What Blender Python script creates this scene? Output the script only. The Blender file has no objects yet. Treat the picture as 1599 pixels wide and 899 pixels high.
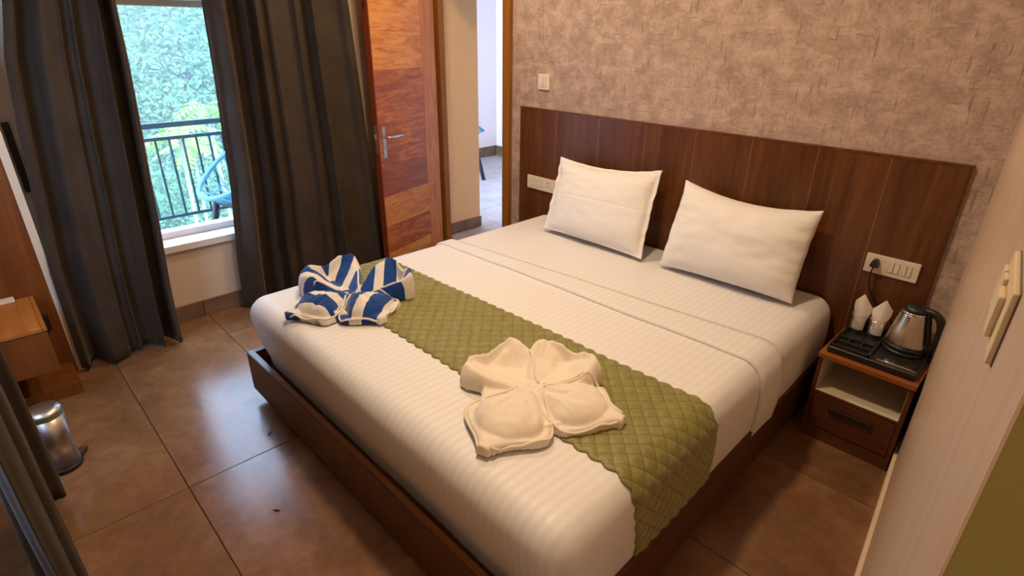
import bpy, bmesh, math, random
from mathutils import Vector, Matrix, noise
random.seed(7)
D = bpy.data
SC = bpy.context.scene
COL = SC.collection
pi = math.pi

# ------------------------------------------------------------------ camera, world, lights, exposure
FPX = 873.68
cam = D.cameras.new('camera'); camo = D.objects.new('camera', cam); COL.objects.link(camo)
cam.sensor_width = 36.0; cam.sensor_fit = 'HORIZONTAL'; cam.lens = 36.0 * FPX / 1599.0
cam.clip_start = 0.02; cam.clip_end = 500
YAW, PITCH, ROLL = 0.79756, -0.42864, 0.010846
fw = Vector((-math.sin(YAW)*math.cos(PITCH), math.cos(YAW)*math.cos(PITCH), math.sin(PITCH)))
rt = Vector((math.cos(YAW), math.sin(YAW), 0)); up = rt.cross(fw)
r2 = rt*math.cos(ROLL) + up*math.sin(ROLL); u2 = up*math.cos(ROLL) - rt*math.sin(ROLL)
M = Matrix((r2, u2, -fw)).transposed().to_4x4(); M.translation = Vector((2.6362, -2.63, 1.60))
camo.matrix_world = M
SC.camera = camo
SC.view_settings.view_transform = 'Standard'; SC.view_settings.look = 'None'
SC.view_settings.exposure = -0.08; SC.view_settings.gamma = 1.0
SC.view_settings.use_curve_mapping = False

W = D.worlds.new('sky'); SC.world = W; W.use_nodes = True
wn = W.node_tree; bg = wn.nodes['Background']
bg.inputs['Color'].default_value = (0.50, 0.69, 1.0, 1); bg.inputs['Strength'].default_value = 13.0
LAMP_POWER = 24.0
LAMP_COLOR = (1.0, 0.74, 0.47)
LAMPS = [(0.12, -0.80, 1.1), (1.35, -1.40, 1.35), (3.15, -2.68, .30)]  # last one is an added fill for the olive wall
CEIL = 2.75

# ------------------------------------------------------------------ materials
def mat(name, base=(.8, .8, .8), rough=.5, metal=0., spec=.5, sheen=0., coat=0.):
    m = D.materials.new(name); m.use_nodes = True
    b = m.node_tree.nodes['Principled BSDF']
    b.inputs['Base Color'].default_value = (*base, 1); b.inputs['Roughness'].default_value = rough
    b.inputs['Metallic'].default_value = metal; b.inputs['Specular IOR Level'].default_value = spec
    b.inputs['Sheen Weight'].default_value = sheen; b.inputs['Coat Weight'].default_value = coat
    m['b'] = 1
    return m
class N:
    def __init__(s, m): s.t = m.node_tree; s.b = s.t.nodes['Principled BSDF']
    def new(s, ty, **kw):
        n = s.t.nodes.new(ty)
        for k, v in kw.items():
            if k in n.inputs: n.inputs[k].default_value = v
            else: setattr(n, k, v)
        return n
    def link(s, a, b): s.t.links.new(a, b)
    def coords(s, scale=(1, 1, 1), rnd=False, gen='Object', rot=(0, 0, 0)):
        tc = s.new('ShaderNodeTexCoord'); mp = s.new('ShaderNodeMapping')
        mp.inputs['Scale'].default_value = scale; mp.inputs['Rotation'].default_value = rot
        out = tc.outputs[gen]
        if rnd:
            oi = s.new('ShaderNodeObjectInfo'); mm = s.new('ShaderNodeVectorMath', operation='SCALE')
            cb = s.new('ShaderNodeCombineXYZ')
            s.link(oi.outputs['Random'], cb.inputs[0]); s.link(oi.outputs['Random'], cb.inputs[1]); s.link(oi.outputs['Random'], cb.inputs[2])
            s.link(cb.outputs[0], mm.inputs[0]); mm.inputs['Scale'].default_value = 37.0
            ad = s.new('ShaderNodeVectorMath', operation='ADD'); s.link(out, ad.inputs[0]); s.link(mm.outputs[0], ad.inputs[1]); out = ad.outputs[0]
        s.link(out, mp.inputs[0]); return mp.outputs[0]
    def noise(s, vec, scale, detail=4, rough=.55, dist=0):
        n = s.new('ShaderNodeTexNoise'); n.inputs['Scale'].default_value = scale; n.inputs['Detail'].default_value = detail
        n.inputs['Roughness'].default_value = rough; n.inputs['Distortion'].default_value = dist
        s.link(vec, n.inputs['Vector']); return n.outputs['Fac']
    def ramp(s, fac, stops, interp='LINEAR'):
        n = s.new('ShaderNodeValToRGB'); cr = n.color_ramp; cr.interpolation = interp
        while len(cr.elements) < len(stops): cr.elements.new(.5)
        for e, (p, c) in zip(cr.elements, stops):
            e.position = p; e.color = (*c, 1) if len(c) == 3 else c
        s.link(fac, n.inputs['Fac']); return n.outputs['Color']
    def mix(s, fac, a, b, mode='MIX'):
        n = s.new('ShaderNodeMix', data_type='RGBA', blend_type=mode)
        for sock, v in ((n.inputs[0], fac), (n.inputs[6], a), (n.inputs[7], b)):
            if hasattr(v, 'is_linked') or hasattr(v, 'node'): s.link(v, sock)
            elif isinstance(v, tuple): sock.default_value = (*v, 1)
            else: sock.default_value = v
        return n.outputs[2]
    def bump(s, h, strength=.2, dist=.01):
        n = s.new('ShaderNodeBump'); n.inputs['Strength'].default_value = strength; n.inputs['Distance'].default_value = dist
        s.link(h, n.inputs['Height']); s.link(n.outputs[0], s.b.inputs['Normal'])
    def base(s, c): s.link(c, s.b.inputs['Base Color'])
    def rough(s, c): s.link(c, s.b.inputs['Roughness'])
g3 = lambda v: (v, v, v)

def wood(name, dark, mid, light, axis='Z', rough=.4, scale=1., rnd=True, spec=.45):
    m = mat(name, mid, rough, spec=spec); n = N(m)
    sc = {'Z': (9, 9, .7), 'X': (.7, 9, 9), 'Y': (9, .7, 9)}[axis]
    v = n.coords(tuple(q*scale for q in sc), rnd=rnd)
    a = n.noise(v, 1.3, 5, .6, .8); b = n.noise(v, 7, 3, .6, .3)
    c = n.mix(.35, a, b)
    n.base(n.ramp(c, [(.3, dark), (.48, mid), (.68, light)]))
    n.bump(c, .06, .003)
    return m

m_wood_head = wood('walnut_laminate_headboard', (.050, .014, .004), (.105, .034, .009), (.175, .066, .018), rough=.33)
m_wood_frame = wood('walnut_laminate_bed', (.05, .015, .006), (.088, .027, .010), (.13, .044, .016), 'X', rough=.38)
m_wood_rail = wood('walnut_laminate_rail', (.05, .015, .005), (.088, .028, .010), (.13, .044, .016), 'Y', rough=.38)
m_wood_edge = wood('rail_edge_band', (.12, .045, .012), (.18, .070, .020), (.24, .10, .03), 'X', rough=.3)
m_wood_night = wood('nightstand_laminate', (.055, .015, .005), (.095, .030, .010), (.13, .045, .015), 'X', rough=.4)
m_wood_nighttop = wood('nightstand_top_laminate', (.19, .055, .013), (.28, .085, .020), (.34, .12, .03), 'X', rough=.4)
m_wood_dress = wood('dresser_laminate', (.10, .028, .005), (.17, .052, .010), (.24, .085, .018), rough=.42)
m_wood_dresstop = wood('dresser_top_laminate', (.28, .09, .015), (.40, .145, .026), (.46, .19, .04), 'X', rough=.42)
m_frame_door = wood('door_frame_wood', (.17, .062, .008), (.26, .10, .013), (.33, .14, .022), rough=.35)
m_door_edge = mat('door_edge_varnish', (.17, .030, .008), .3)
m_gold = mat('gold_inlay', (.42, .24, .09), .35, .6)

def door_wood(name, cols, axis='X'):
    m = mat(name, cols[1], .32, spec=.5); n = N(m)
    v = n.coords((1.2, 1.2, 7) if axis == 'X' else (7, 7, 1.0), rnd=True)
    a = n.noise(v, 2.2, 5, .6, 1.6); b = n.noise(v, 12, 3, .5, .4)
    c = n.mix(.25, a, b)
    k_ = n.noise(n.coords((2.5, 2.5, 30) if axis == 'X' else (30, 30, 2.5), rnd=True), 1.4, 3, .5, 1.0)
    n.base(n.mix(n.ramp(k_, [(.62, g3(0)), (.72, g3(.6))]), n.ramp(c, [(.34, cols[0]), (.47, cols[1]), (.60, cols[2])]), tuple(q*.45 for q in cols[0]))); n.bump(b, .04, .002)
    return m
m_door_a = door_wood('door_plank_amber', ((.38, .11, .018), (.58, .215, .036), (.68, .31, .07)))
m_door_b = door_wood('door_plank_red', ((.25, .055, .014), (.35, .092, .020), (.54, .19, .042)))
m_door_c = door_wood('door_plank_dark', ((.20, .042, .014), (.26, .060, .018), (.34, .092, .026)))
m_door_s = door_wood('door_stile_wood', ((.38, .11, .022), (.48, .155, .03), (.58, .22, .05)), 'Z')

# wallpaper: beige-grey plaster look with crossed brush strokes
m_paper = mat('wallpaper', (.4, .3, .25), .6, spec=.3); n = N(m_paper)
v = n.coords((1, 1, 1)); blot = n.noise(v, 13, 6, .7, .2); fine = n.noise(v, 90, 3, .6)
c = n.ramp(n.mix(.3, blot, fine), [(.38, (.33, .235, .20)), (.5, (.43, .315, .268)), (.62, (.54, .41, .345))])
vv = n.coords((85, 85, 9)); vs = n.ramp(n.noise(vv, 1, 2, .5), [(.64, g3(0)), (.71, g3(1))])
vh = n.coords((11, 11, 105)); hs = n.ramp(n.noise(vh, 1, 2, .5), [(.65, g3(0)), (.72, g3(1))])
vl = n.coords((13, 13, 26)); ls = n.ramp(n.noise(vl, 1, 4, .65), [(.54, g3(0)), (.66, g3(1))])
c = n.mix(n.mix(1, ls, (.5, .5, .5), 'MULTIPLY'), c, (.62, .49, .41))
c = n.mix(n.mix(1, vs, (.62, .62, .62), 'MULTIPLY'), c, (.19, .13, .105))
c = n.mix(n.mix(1, hs, (.55, .55, .55), 'MULTIPLY'), c, (.18, .125, .10))
n.base(c); n.bump(blot, .12, .004)

def paint(name, col, rough=.55):
    m = mat(name, col, rough, spec=.35); q = N(m); v = q.coords(); h = q.noise(v, 35, 4, .6)
    q.bump(h, .03, .003); return m
m_cream = paint('cream_paint', (.66, .53, .42)); m_white_wall = paint('white_paint', (.84, .73, .72))
m_green_wall = paint('olive_paint', (.36, .315, .105)); m_ceil = paint('ceiling_paint', (.80, .74, .66))
m_lamplit_cream = paint('lamplit_cream_paint', (.84, .54, .27))  # cream wall with the lamps' warm light put into its colour
# right wall paint with faint brushed drips
m_rwall = mat('beige_wall_paint', (.5, .38, .30), .38, spec=.45); n = N(m_rwall)
v = n.coords((10, 10, 1.0)); a = n.noise(v, 2, 5, .6, .4)
n.base(n.ramp(a, [(.35, (.53, .385, .29)), (.65, (.62, .465, .355))])); n.bump(a, .05, .003)
m_bead = paint('corner_bead_paint', (.70, .55, .42))

m_tile = mat('brown_floor_tile', (.2, .12, .08), .34, spec=.5); n = N(m_tile)
v = n.coords((1, 1, 1), rnd=True); a = n.noise(v, 3.2, 6, .62, .5); b = n.noise(v, 22, 4, .6)
c = n.mix(.28, a, b)
n.base(n.ramp(c, [(.33, (.145, .072, .034)), (.5, (.215, .110, .053)), (.66, (.29, .158, .080))]))
n.rough(n.ramp(b, [(.3, g3(.18)), (.7, g3(.27))])); n.bump(b, .02, .002)
m_grout = mat('dark_grout', (.035, .025, .02), .8)
m_skirt = mat('skirting_tile_brown', (.19, .115, .075), .4); n = N(m_skirt)
v = n.coords((1, 1, 1), rnd=True); a = n.noise(v, 8, 5, .6)
n.base(n.ramp(a, [(.35, (.15, .085, .052)), (.65, (.235, .145, .095))]))
m_baltile = mat('balcony_tile', (.40, .34, .33), .35); n = N(m_baltile)
v = n.coords(rnd=True); a = n.noise(v, 5, 5, .6); n.base(n.ramp(a, [(.35, (.33, .28, .27)), (.65, (.45, .39, .38))]))

m_curtain = mat('dark_taupe_curtain', (.04, .03, .024), .75, spec=.2, sheen=.10); n = N(m_curtain)
v = n.coords((1, 1, 1)); a = n.noise(v, 300, 2, .5); b = n.noise(v, 6, 3, .5)
n.base(n.ramp(b, [(.3, (.040, .027, .019)), (.7, (.058, .040, .028))])); n.bump(a, .08, .001)
m_lining = mat('curtain_lining', (.15, .13, .12), .7)

def stripe_sheet(name, c1, c2):
    m = mat(name, c1, .55, spec=.35, sheen=.2); q = N(m)
    tc = q.new('ShaderNodeTexCoord'); sx = q.new('ShaderNodeSeparateXYZ'); q.link(tc.outputs['Object'], sx.inputs[0])
    mu = q.new('ShaderNodeMath', operation='MULTIPLY'); mu.inputs[1].default_value = 2*pi/.030; q.link(sx.outputs[0], mu.inputs[0])
    si = q.new('ShaderNodeMath', operation='SINE'); q.link(mu.outputs[0], si.inputs[0])
    ma = q.new('ShaderNodeMapRange'); ma.inputs[1].default_value = -.35; ma.inputs[2].default_value = .35; q.link(si.outputs[0], ma.inputs[0])
    q.base(q.mix(ma.outputs[0], c2, c1))
    rr = q.new('ShaderNodeMapRange'); rr.inputs[3].default_value = .62; rr.inputs[4].default_value = .40; q.link(ma.outputs[0], rr.inputs[0]); q.rough(rr.outputs[0])
    w = q.noise(q.coords(), 5, 4, .55); ad = q.new('ShaderNodeMath', operation='MULTIPLY_ADD')
    ad.inputs[1].default_value = .03; q.link(ma.outputs[0], ad.inputs[0]); q.link(w, ad.inputs[2]); q.bump(ad.outputs[0], .25, .012)
    return m
m_sheet = stripe_sheet('white_satin_stripe_sheet', (.79, .775, .785), (.745, .73, .74))
m_linen = mat('white_cotton', (.81, .79, .79), .6, spec=.3, sheen=.2); n = N(m_linen)
a = n.noise(n.coords(), 7, 5, .6, .4); n.bump(a, .35, .012)
m_runner = mat('olive_quilted_velvet', (.19, .18, .05), .5, spec=.4, sheen=.9); n = N(m_runner)
n.b.inputs['Sheen Tint'].default_value = (.75, .85, .6, 1); n.b.inputs['Sheen Roughness'].default_value = .35
a = n.noise(n.coords(), 40, 3, .6); base_ = n.ramp(a, [(.35, (.205, .185, .052)), (.65, (.265, .240, .075))])
at = n.new('ShaderNodeVertexColor'); at.layer_name = 'quilt'; sx = n.new('ShaderNodeSeparateColor'); n.link(at.outputs['Color'], sx.inputs[0])
line_ = None
for op in ('ADD', 'SUBTRACT'):                      # darker quilting thread along both diagonals
    p_ = n.new('ShaderNodeMath', operation=op); n.link(sx.outputs[0], p_.inputs[0]); n.link(sx.outputs[1], p_.inputs[1])
    off_ = n.new('ShaderNodeMath', operation='ADD'); off_.inputs[1].default_value = -2.0 if op == 'ADD' else 2.0; n.link(p_.outputs[0], off_.inputs[0])
    k_ = n.new('ShaderNodeMath', operation='MULTIPLY'); k_.inputs[1].default_value = pi/.058; n.link(off_.outputs[0], k_.inputs[0])
    q_ = n.new('ShaderNodeMath', operation='SINE'); n.link(k_.outputs[0], q_.inputs[0])
    r_ = n.new('ShaderNodeMath', operation='ABSOLUTE'); n.link(q_.outputs[0], r_.inputs[0])
    if line_ is None: line_ = r_.outputs[0]
    else:
        mn = n.new('ShaderNodeMath', operation='MINIMUM'); n.link(line_, mn.inputs[0]); n.link(r_.outputs[0], mn.inputs[1]); line_ = mn.outputs[0]
n.base(n.mix(n.ramp(line_, [(.04, g3(.75)), (.17, g3(0))]), base_, (.095, .085, .022)))
m_towel = mat('white_terry', (.80, .72, .62), .85, spec=.15, sheen=.4); n = N(m_towel)
a = n.noise(n.coords(), 420, 2, .6); n.bump(a, .25, .002)
m_towel_blue = mat('striped_terry', (.02, .1, .4), .85, spec=.15, sheen=.3); n = N(m_towel_blue)
at = n.new('ShaderNodeVertexColor'); at.layer_name = 'stripe'
sx = n.new('ShaderNodeSeparateColor'); n.link(at.outputs['Color'], sx.inputs[0])
mm = n.new('ShaderNodeMath', operation='MULTIPLY'); mm.inputs[1].default_value = 1/.115; n.link(sx.outputs[0], mm.inputs[0])
fr = n.new('ShaderNodeMath', operation='FRACT'); n.link(mm.outputs[0], fr.inputs[0])
gt = n.new('ShaderNodeMath', operation='GREATER_THAN'); gt.inputs[1].default_value = .56; n.link(fr.outputs[0], gt.inputs[0])
n.base(n.mix(gt.outputs[0], (.008, .055, .26), (.74, .70, .68)))
a = n.noise(n.coords(), 420, 2, .6); n.bump(a, .25, .002)
m_hem = mat('white_hem', (.78, .74, .70), .8, sheen=.3)

m_plastic = mat('white_plastic', (.74, .66, .56), .35); m_ivory = mat('ivory_plastic', (.72, .58, .37), .4)
m_seam = mat('plastic_gap', (.16, .13, .10), .6)
m_black = mat('black_plastic', (.012, .011, .010), .4); m_blackgloss = mat('black_gloss', (.015, .013, .012), .15)
m_steel = mat('brushed_steel', (.62, .57, .52), .21, 1.0)
m_binsteel = mat('bin_steel', (.50, .46, .42), .36, 1.0); m_nickel = mat('satin_nickel', (.55, .52, .49), .3, .9); m_chrome = mat('chrome_strip', (.8, .8, .8), .12, 1.0)
m_white_lam = mat('white_laminate', (.66, .60, .47), .4); m_paperwhite = mat('paper_white', (.80, .72, .66), .7)
m_liner = mat('green_bin_liner', (.16, .28, .05), .5)
def thin_glass(name='window_glass', f=.05):
    m = D.materials.new(name); m.use_nodes = True; t = m.node_tree; t.nodes.clear()
    o = t.nodes.new('ShaderNodeOutputMaterial'); mx = t.nodes.new('ShaderNodeMixShader')
    tr = t.nodes.new('ShaderNodeBsdfTransparent'); gl = t.nodes.new('ShaderNodeBsdfGlossy'); gl.inputs['Roughness'].default_value = .02
    tr.inputs[0].default_value = (.97, .99, .99, 1); mx.inputs[0].default_value = f
    t.links.new(tr.outputs[0], mx.inputs[1]); t.links.new(gl.outputs[0], mx.inputs[2]); t.links.new(mx.outputs[0], o.inputs[0]); return m
m_pane = thin_glass(); m_glass = thin_glass('tumbler_glass', .13)
m_upvc = mat('white_window_frame', (.74, .72, .74), .35); m_headbeige = paint('window_head_paint', (.55, .52, .40))
m_rail = mat('dark_teal_railing', (.020, .055, .075), .45); m_chair = mat('blue_chair_enamel', (.10, .34, .52), .4); m_chairleg = mat('black_chair_leg', (.02, .022, .03), .5)
m_hill = mat('hill_undergrowth', (.10, .20, .05), .9); n = N(m_hill); a = n.noise(n.coords(), .7, 6, .65)
n.base(n.ramp(a, [(.35, (.03, .09, .045)), (.65, (.09, .18, .07))]))
def leafmat(name, c1, c2):
    m = mat(name, c1, .6, spec=.3); q = N(m); a = q.noise(q.coords(), .9, 4, .6); q.base(q.ramp(a, [(.35, c1), (.65, c2)]))
    return m
m_leaf = leafmat('forest_leaves', (.055, .165, .085), (.14, .28, .13)); m_palm = leafmat('palm_fronds', (.10, .26, .03), (.20, .36, .06))
m_trunk = mat('pale_palm_trunk', (.20, .22, .19), .8)
m_diff = mat('lamp_diffuser', (1, .9, .75), .5); m_diff.node_tree.nodes['Principled BSDF'].inputs['Emission Color'].default_value = (1, .8, .55, 1)
m_diff.node_tree.nodes['Principled BSDF'].inputs['Emission Strength'].default_value = 4

# ------------------------------------------------------------------ helpers
def tag(o, label=None, cat=None, group=None, kind=None):
    if label: o['label'] = label
    if cat: o['category'] = cat
    if group: o['group'] = group
    if kind: o['kind'] = kind
    return o
def wpos(o):
    return Vector(o.location)        # parts cancel their parents' offset, so their own location is their place
def thing(name, loc, label, cat, group=None):
    o = D.objects.new(name, None); o.empty_display_size = .05; COL.objects.link(o); o.location = loc
    return tag(o, label, cat, group)
def link(o, parent=None):
    COL.objects.link(o)
    if parent is not None:
        o.parent = parent
        o.matrix_parent_inverse = Matrix.Translation(-PW[parent.name]) if parent.name in PW else Matrix.Translation(-wpos(parent))
    return o
PW = {}
def mesh(name, V, F, m, parent=None, smooth=False):
    me = D.meshes.new(name); me.from_pydata([tuple(v) for v in V], [], F); me.update()
    if m: me.materials.append(m)
    if smooth: me.polygons.foreach_set('use_smooth', [True]*len(me.polygons))
    return link(D.objects.new(name, me), parent)
def frombm(name, bm, m, parent=None, smooth=False):
    bmesh.ops.recalc_face_normals(bm, faces=bm.faces)
    me = D.meshes.new(name); bm.to_mesh(me); bm.free()
    if m: me.materials.append(m)
    if smooth: me.polygons.foreach_set('use_smooth', [True]*len(me.polygons))
    return link(D.objects.new(name, me), parent)
def bmbox(bm, x0, x1, y0, y1, z0, z1, bev=0, seg=2, xf=None):
    r = bmesh.ops.create_cube(bm, size=1)
    for v in r['verts']:
        v.co = Vector((x0 + (v.co.x+.5)*(x1-x0), y0 + (v.co.y+.5)*(y1-y0), z0 + (v.co.z+.5)*(z1-z0)))
    vs = r['verts']
    if bev:
        es = list({e for v in vs for e in v.link_edges})
        rr = bmesh.ops.bevel(bm, geom=es, offset=bev, segments=seg, affect='EDGES', profile=.5, clamp_overlap=True)
        vs = list({v for f in rr['faces'] for v in f.verts} | {v for v in vs if v.is_valid})
    if xf is not None:
        for v in vs: v.co = xf @ v.co
def box(name, x0, x1, y0, y1, z0, z1, m, parent=None, bev=.002, seg=2, xf=None):
    bm = bmesh.new(); bmbox(bm, x0, x1, y0, y1, z0, z1, bev, seg, xf)
    return frombm(name, bm, m, parent)
def boxes(name, L, m, parent=None, bev=0):
    bm = bmesh.new()
    for b in L: bmbox(bm, *b, bev=bev)
    return frombm(name, bm, m, parent)
def struct(o): return tag(o, kind='structure')
def lathe(name, c, prof, m, parent=None, seg=40, xf=None):
    V = []; F = []
    for r, z in prof:
        for k in range(seg):
            a = 2*pi*k/seg; V.append(Vector((r*math.cos(a), r*math.sin(a), z)))
    for i in range(len(prof)-1):
        for k in range(seg):
            F.append((i*seg+k, i*seg+(k+1) % seg, (i+1)*seg+(k+1) % seg, (i+1)*seg+k))
    F.append(tuple(range(seg-1, -1, -1))); F.append(tuple((len(prof)-1)*seg+k for k in range(seg)))
    V = [(xf @ q if xf else q) + Vector(c) for q in V]
    o = mesh(name, V, F, m, parent, True)
    return o
def smooth_angle(o, deg=40):
    me = o.data
    me.polygons.foreach_set('use_smooth', [True]*len(me.polygons))
    try: me.set_sharp_from_angle(angle=math.radians(deg))
    except Exception: pass
    return o
def tube_data(P, r, seg=8, closed=False, flat=1.0):
    P = [Vector(p) for p in P]; V = []; F = []; n = len(P); up = Vector((0, 0, 1)); prev = None
    for i, p in enumerate(P):
        a = P[i-1] if (i > 0 or closed) else P[i]; b = P[(i+1) % n] if (i < n-1 or closed) else P[i]
        t = (b-a).normalized()
        if prev is None:
            s = t.cross(up)
            if s.length < .1: s = t.cross(Vector((1, 0, 0)))
        else: s = prev - t*prev.dot(t)
        s.normalize(); prev = s; w = s.cross(t)
        rr = r[i] if isinstance(r, (list, tuple)) else r
        for k in range(seg):
            an = 2*pi*k/seg; V.append(p + s*math.cos(an)*rr + w*math.sin(an)*rr*flat)
    m = n if closed else n-1
    for i in range(m):
        j = (i+1) % n
        for k in range(seg): F.append((i*seg+k, i*seg+(k+1) % seg, j*seg+(k+1) % seg, j*seg+k))
    if not closed:
        F.append(tuple(range(seg-1, -1, -1))); F.append(tuple((n-1)*seg+k for k in range(seg)))
    return V, F
def tube(name, P, r, m, parent=None, seg=8, closed=False, flat=1.0):
    V, F = tube_data(P, r, seg, closed, flat); return mesh(name, V, F, m, parent, True)
def catmull(P, k=6):
    P = [Vector(p) for p in P]; out = []
    for i in range(len(P)-1):
        a = P[max(i-1, 0)]; b = P[i]; c = P[i+1]; d = P[min(i+2, len(P)-1)]
        for q in range(k):
            t = q/k
            out.append(.5*((2*b) + (c-a)*t + (2*a-5*b+4*c-d)*t*t + (3*b-a-3*c+d)*t*t*t))
    out.append(P[-1]); return out
def lerp(a, b, t): return a + (b-a)*t
def interp(T, x):
    if x <= T[0][0]: return T[0][1]
    for (a, b), (c, d) in zip(T, T[1:]):
        if x <= c: return lerp(b, d, (x-a)/(c-a))
    return T[-1][1]
def sst(a, b, x):
    t = max(0, min(1, (x-a)/(b-a))); return t*t*(3-2*t)
def nz(x, y, z=0): return noise.noise(Vector((x, y, z)))

# ------------------------------------------------------------------ the room
XW = -0.867                       # window wall
# floor slab and tiles
fl = struct(boxes('floor', [(-1.02, 3.8, -3.2, .15, -.12, -.004)], m_grout))
XL = [-1.02, -.5285, .611, 1.751, 2.891, 3.8]
YL = [.15, -.569, -1.181, -1.83, -2.373, -2.98, -3.2]
j = .0018
for i in range(len(XL)-1):
    for k in range(len(YL)-1):
        x0, x1, y1, y0 = XL[i]+j, XL[i+1]-j, YL[k]-j, YL[k+1]+j
        bm = bmesh.new(); bmbox(bm, -(x1-x0)/2, (x1-x0)/2, -(y1-y0)/2, (y1-y0)/2, -.006, 0, .0006, 1)
        o = frombm('tile', bm, m_tile, fl); o.location = ((x0+x1)/2, (y0+y1)/2, 0)
# headboard wall with the doorway on its left
wb = struct(boxes('wall_back', [(-.10, 2.62, .02, .16, 0, CEIL), (-1.06, -.10, .02, .045, 2.12, CEIL), (-1.06, -.866, .02, .045, 0, 2.12)], m_paper))
# window wall: opening with reveal
WY0, WY1, WZ0, WZ1 = -2.30, -1.02, .466, 1.735
wl = struct(boxes('wall_left', [(-1.02, XW, -3.2, .02, 0, WZ0), (-1.02, XW, -3.2, .02, WZ1, CEIL), (-1.02, XW, -3.2, WY0, WZ0, WZ1), (-1.02, XW, WY1, .02, WZ0, WZ1)], m_cream))
# right wall (slightly splayed) and its end
def rx(y): return 2.425 + (.275/2.63)*(-y)
def prism(name, pts, z0, z1, m, parent=None):
    n_ = len(pts); V = [(x, y, z0) for x, y in pts] + [(x, y, z1) for x, y in pts]
    F = [tuple(range(n_-1, -1, -1)), tuple(range(n_, 2*n_))] + [(i, (i+1) % n_, n_+(i+1) % n_, n_+i) for i in range(n_)]
    return mesh(name, V, F, m, parent)
YE = -2.175
wr = struct(prism('wall_right', [(rx(.02), .02), (rx(YE), YE), (rx(YE)+.12, YE), (rx(.02)+.25, .02)], 0, CEIL, m_rwall))
struct(prism('wall_entry', [(rx(YE)+.001, YE-.006), (3.8, YE-.006), (3.8, YE+.1), (rx(YE)+.12, YE+.1), (rx(YE)+.12, YE-.0005), (rx(YE)+.001, YE-.0005)], 0, CEIL, m_green_wall))
struct(prism('trim_1', [(rx(YE)-.0012, YE-.0068), (rx(YE)+.0012, YE-.0068), (rx(YE)+.0012, YE-.0062), (rx(YE)-.0003, YE+.004), (rx(YE)-.0012, YE+.004)], 0, CEIL, m_bead))
struct(boxes('wall_passage', [(3.7, 3.8, -3.2, YE-.006, 0, CEIL)], m_cream))
# wall behind the camera with a second window
struct(boxes('wall_front', [(-1.02, .19, -3.2, -3.05, 0, CEIL), (1.15, 3.8, -3.2, -3.05, 0, CEIL), (.19, 1.15, -3.2, -3.05, 0, .8), (.19, 1.15, -3.2, -3.05, 1.9, CEIL)], m_cream))
struct(boxes('ceiling', [(-1.4, 3.8, -3.2, .62, CEIL, CEIL+.12)], m_ceil))
# skirtings
sk = struct(boxes('baseboard_left', [(XW, XW+.006, -3.05, .0, 0, .098)], m_grout))
ys = [-3.05, -2.45, -1.845, -1.24, -.63, -.02]
for a, b in zip(ys, ys[1:]):
    o = box('skirting_tile', XW+.001, XW+.012, a+.0012, b-.0012, .001, .10, m_skirt, sk, .001, 1)
struct(prism('baseboard_right', [(rx(-.01)-.014, -.01), (rx(YE)-.014, YE), (rx(YE)-.001, YE), (rx(-.01)-.001, -.01)], 0, .09, m_bead))
# passage beyond the door
struct(boxes('wall_outer', [(-1.30, -1.05, .045, .553, 0, CEIL)], m_lamplit_cream))
struct(boxes('wall_daylight_blocker', [(-.09, .06, .16, 2.87, 0, CEIL)], m_white_wall))  # unseen wall added to keep daylight off the passage wall
struct(boxes('ceiling_sky_blocker', [(-3.5, .06, .62, 3.0, CEIL, CEIL+.12)], m_ceil))  # unseen roof added to cut the skylight beyond the doorway
bo = struct(boxes('baseboard_outer', [(-1.049, -1.042, .047, .557, 0, .09)], m_grout))
box('skirting_tile', -1.048, -1.036, .048, .560, .001, .092, m_skirt, bo, .001, 1)
# balcony
bf = struct(boxes('balcony_floor', [(-2.2, -1.02, -3.4, .16, -.15, -.012), (-3.5, .6, .16, 3.0, -.15, -.012)], m_grout))
for x in range(4):
    for y in range(5):
        x0 = -3.5 + x*1.03; y0 = .16 + y*.57
        box('tile', x0+.002, x0+1.028, y0+.002, y0+.568, -.0125, -.006, m_baltile, bf, .001, 1)
for y in range(6):
    box('tile', -2.198, -1.025, -3.4+y*.59+.002, -3.4+y*.59+.588, -.0125, -.006, m_baltile, bf, .001, 1)
struct(boxes('wall_balcony', [(-3.5, -3.35, 1.1, 3.0, -.15, 3.0), (-3.35, .6, 2.87, 3.0, -.15, 3.0)], m_white_wall))
bb = struct(boxes('baseboard_balcony', [(-3.35, -3.343, 1.1, 2.87, -.006, .10), (-3.35, .6, 2.863, 2.87, -.006, .10)], m_grout))
box('skirting_tile', -3.349, -3.336, 1.1, 2.869, -.005, .13, m_skirt, bb, .001, 1)
box('skirting_tile', -3.336, .6, 2.856, 2.869, -.005, .13, m_skirt, bb, .001, 1)

# window 1: sill slab, frame, pane
wd = struct(box('window_1', -1.075, XW+.028, WY0-.02, WY1+.02, WZ0-.03, WZ0+.012, m_upvc, None, .004))
box('window_frame', -1.06, -.985, WY0, WY1, WZ0+.012, WZ0+.052, m_upvc, wd, .003)
box('window_frame', -1.06, -.985, WY0, WY0+.045, WZ0+.052, WZ1-.03, m_upvc, wd, .003)
box('window_frame', -1.06, -.985, WY1-.045, WY1, WZ0+.052, WZ1-.03, m_upvc, wd, .003)
box('window_frame', -1.06, -.985, WY0, WY1, WZ1-.03, WZ1, m_headbeige, wd, .003)
box('pane', -1.026, -1.021, WY0+.04, WY1-.04, WZ0+.05, WZ1-.028, m_pane, wd, 0)
w2 = struct(boxes('window_2', [(.19, 1.15, -3.17, -3.09, .8, .84), (.19, 1.15, -3.17, -3.09, 1.86, 1.9), (.19, .22, -3.17, -3.09, .84, 1.86), (1.11, 1.15, -3.17, -3.09, .84, 1.86)], m_upvc))
box('pane', .218, 1.115, -3.132, -3.128, .835, 1.865, m_pane, w2, 0)

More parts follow.
